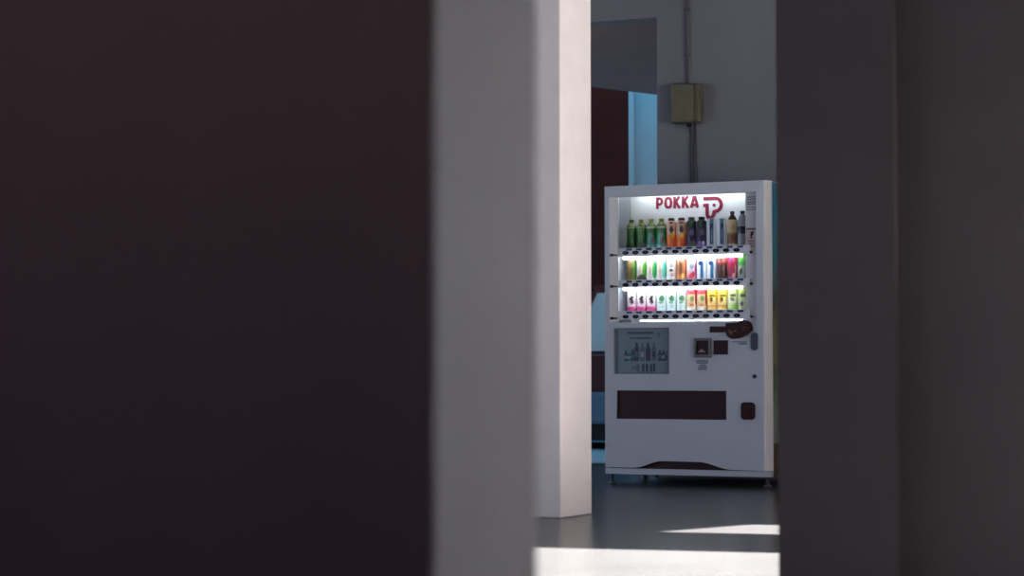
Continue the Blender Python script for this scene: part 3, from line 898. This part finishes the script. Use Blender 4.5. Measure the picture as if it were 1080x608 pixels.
# bottom shelf
H3 = .140
def c3(i, m, label):
    t = can_mesh('drink_can', H3, R2_, m, label, GR3)
    put(t, 2, i)
pink = lambda: canmat('pink_wave_print', H3, R2_, [(0, C_(225, 70, 145)), (.20, C_(225, 75, 150)), (.25, C_(235, 215, 225)), (.9, C_(235, 235, 235))], [(-.1, .52, .52, .19, C_(75, 45, 50), 1.5), (.25, .55, .2, .1, C_(215, 215, 215), .4), (.5, .20, .25, .06, C_(245, 170, 205), .5)])
for i, lb in ((0, 'white can with pink wavy base, leftmost on the bottom shelf'), (1, 'white can with pink wavy base, second on the bottom shelf'), (2, 'white can with pink wavy base beside the white and green cans, bottom shelf')):
    c3(i, pink(), lb)
grn = lambda: canmat('green_script_print', H3, R2_, [(0, C_(225, 245, 245)), (.3, C_(225, 240, 235)), (.9, C_(235, 240, 238))], [(-.15, .55, .5, .17, C_(70, 130, 95), 1.7), (-.3, .40, .45, .07, C_(150, 185, 160), 1.0), (.0, .22, .35, .06, C_(190, 225, 215), .9)])
for i, lb in ((3, 'white can with green script beside the pink based cans, bottom shelf'), (4, 'white can with green script, middle of its three, bottom shelf'), (5, 'white can with green script left of the red topped cans, bottom shelf')):
    c3(i, grn(), lb)
red = lambda: canmat('red_top_print', H3, R2_, [(0, C_(240, 238, 230)), (.14, C_(240, 230, 215)), (.24, C_(225, 190, 150)), (.68, C_(205, 190, 140)), (.76, C_(200, 60, 75)), (1, C_(225, 40, 85))], [(-.1, .55, .4, .12, C_(120, 140, 90), .8), (.75, .6, .28, .34, C_(175, 35, 50), .4), (-.3, .82, .4, .05, C_(150, 40, 55), .7), (-.2, .26, .5, .05, C_(225, 130, 90), .8)])
for i, lb in ((6, 'red topped can beside the white and green cans, bottom shelf'), (7, 'red topped can left of the yellow cans, bottom shelf')):
    c3(i, red(), lb)
yel = lambda: canmat('yellow_print', H3, R2_, [(0, C_(245, 235, 200)), (.1, C_(245, 215, 120)), (.2, C_(240, 150, 80)), (.28, C_(245, 220, 150)), (.6, C_(240, 205, 60)), (1, C_(235, 205, 80))], [(-.1, .66, .7, .05, C_(120, 105, 60), .5), (-.45, .48, .3, .14, C_(225, 140, 60), .7), (.35, .45, .4, .12, C_(245, 225, 160), .5), (-.3, .5, .25, .1, C_(95, 85, 50), 1.4)])
for i, lb in ((8, 'yellow can beside the red topped cans, bottom shelf'), (9, 'yellow can beside the pale lime can, bottom shelf')):
    c3(i, yel(), lb)
c3(10, canmat('lime_print', H3, R2_, [(0, C_(185, 225, 120)), (.2, C_(200, 225, 150)), (.35, C_(225, 230, 205)), (.6, C_(205, 215, 150)), (1, C_(185, 195, 120))], [(-.15, .66, .6, .06, C_(85, 90, 60), .7), (-.25, .5, .4, .09, C_(110, 115, 95), 1.4), (.4, .2, .4, .14, C_(160, 215, 90), .5)]), 'pale lime can with dark lettering, second from right on bottom shelf')
c3(11, canmat('olive_top_print', H3, R2_, [(0, C_(190, 205, 160)), (.3, C_(180, 190, 160)), (.55, C_(165, 180, 130)), (.7, C_(135, 155, 75)), (1, C_(140, 165, 80))], [(-.15, .64, .6, .07, C_(75, 80, 60), .8), (-.4, .3, .3, .1, C_(110, 100, 85), 1.0)]), 'olive green topped can, rightmost on the bottom shelf')

# ------------------------------------------------------------------ junction box and its cables on the back wall
jb = thing('junction_box', 'small olive grey junction box on the wall above the vending machine', 'junction box', to_world(0.290, YB, 2.30), TH)
bm = bmesh.new()
box(bm, -0.092, 0.098, -0.085, 0.0, 0.0, 0.248, 0, bev=0.006)
obj('box_body', bm, M['box'], jb)
bm = bmesh.new()
box(bm, -0.094, 0.062, -0.100, -0.084, 0.004, 0.246, 0, bev=0.004)
obj('box_lid', bm, M['boxside'], jb)
bm = bmesh.new()
tube(bm, (0.012, -0.045, 0.002), (0.012, -0.045, -0.026), 0.018)
obj('cable_gland', bm, M['rubber'], jb)
bm = bmesh.new()
tube(bm, (0.283, YB - 0.016, 2.546), (0.279, YB - 0.016, ZC), 0.008)
for z in (2.75, 3.05, 3.35):
    box(bm, 0.262, 0.298, YB - 0.010, YB, z - .008, z + .008)
tag(obj('conduit', bm, M['pipe'], None, (OX, OY, 0), TH), 'thin dark conduit rising from the junction box up the wall', 'conduit')
bm = bmesh.new()
tube(bm, (0.300, YB - 0.040, 2.276), (0.300, YB - 0.012, 2.24), 0.008)
tube(bm, (0.300, YB - 0.012, 2.242), (0.304, YB - 0.012, 0.3), 0.005)
tag(obj('cable', bm, M['cable'], None, (OX, OY, 0), TH), 'dark cable dropping from the gland under the junction box', 'cable')
bm = bmesh.new()
tube(bm, (0.332, YB - 0.010, 2.304), (0.332, YB - 0.010, 0.3), 0.006)
tag(obj('cable', bm, M['pipe'], None, (OX, OY, 0), TH), 'grey cable just right of the dark one below the junction box', 'cable')

# ------------------------------------------------------------------ car outside the opening
cx, cy = to_grid(0.0445 * 17.6, 17.6)
car = thing('car', 'dark red car with pale windows parked outside behind the machine', 'car', to_world(cx, cy, 0), TH)
bm = bmesh.new()
low = [(-1.25, .24), (-1.28, .55), (-1.15, .74), (-.10, .84), (.0, .86), (2.05, .88), (2.6, .80), (2.68, .5), (2.62, .24)]
prism(bm, low, -0.82, 0.82)
bmesh.ops.bevel(bm, geom=list(bm.edges), offset=.05, segments=3, affect='EDGES')
roof = [(0.22, 1.44), (0.25, 1.36), (1.45, 1.37), (1.5, 1.43), (1.2, 1.49), (0.6, 1.50)]
prism(bm, roof, -0.66, 0.66)
for x0_, x1_ in ((-.02, .25), (.95, 1.0), (2.02, 1.46)):
    for yy in (-.70, .64):
        prism(bm, [(x0_ - .02, .85), (x0_ + .03, .85), (x1_ + .03, 1.40), (x1_ - .02, 1.40)], yy, yy + .06)
obj('car_body', bm, M['carpaint'], car)
bm = bmesh.new()
prism(bm, [(0.02, .86), (.96, .87), (.96, 1.38), (.27, 1.38)], -0.69, 0.69)
prism(bm, [(1.01, .87), (1.99, .88), (1.46, 1.38), (1.01, 1.38)], -0.69, 0.69)
obj('car_windows', bm, M['carglass'], car)
bm = bmesh.new()
box(bm, -1.27, 2.66, -0.86, 0.86, 0.22, 0.50, 0, bev=0.03)
obj('lower_cladding', bm, M['carlow'], car)
bm = bmesh.new()
box(bm, -1.1, 2.5, -0.76, 0.76, 0.07, 0.23)
obj('chassis', bm, M['rubber'], car)
for x in (-.62, 1.95):
    for y in (-.78, .78):
        bm = bmesh.new()
        tube(bm, (x, y - .10, .31), (x, y + .10, .31), .31, 26, 0)
        tube(bm, (x, y - .112, .31), (x, y + .112, .31), .19, 20, 1)
        obj('wheel', bm, [M['rubber'], M['steel']], car)
bm = bmesh.new()
for y in (-.62, .62):
    box(bm, -1.31, -1.18, y - .14, y + .14, .58, .70, 0, bev=.02)
obj('head_lamp', bm, M['lamp_clear'], car)
bm = bmesh.new()
for y in (-.66, .66):
    box(bm, 2.58, 2.69, y - .12, y + .12, .60, .76, 0, bev=.02)
obj('tail_lamp', bm, M['lamp_red'], car)
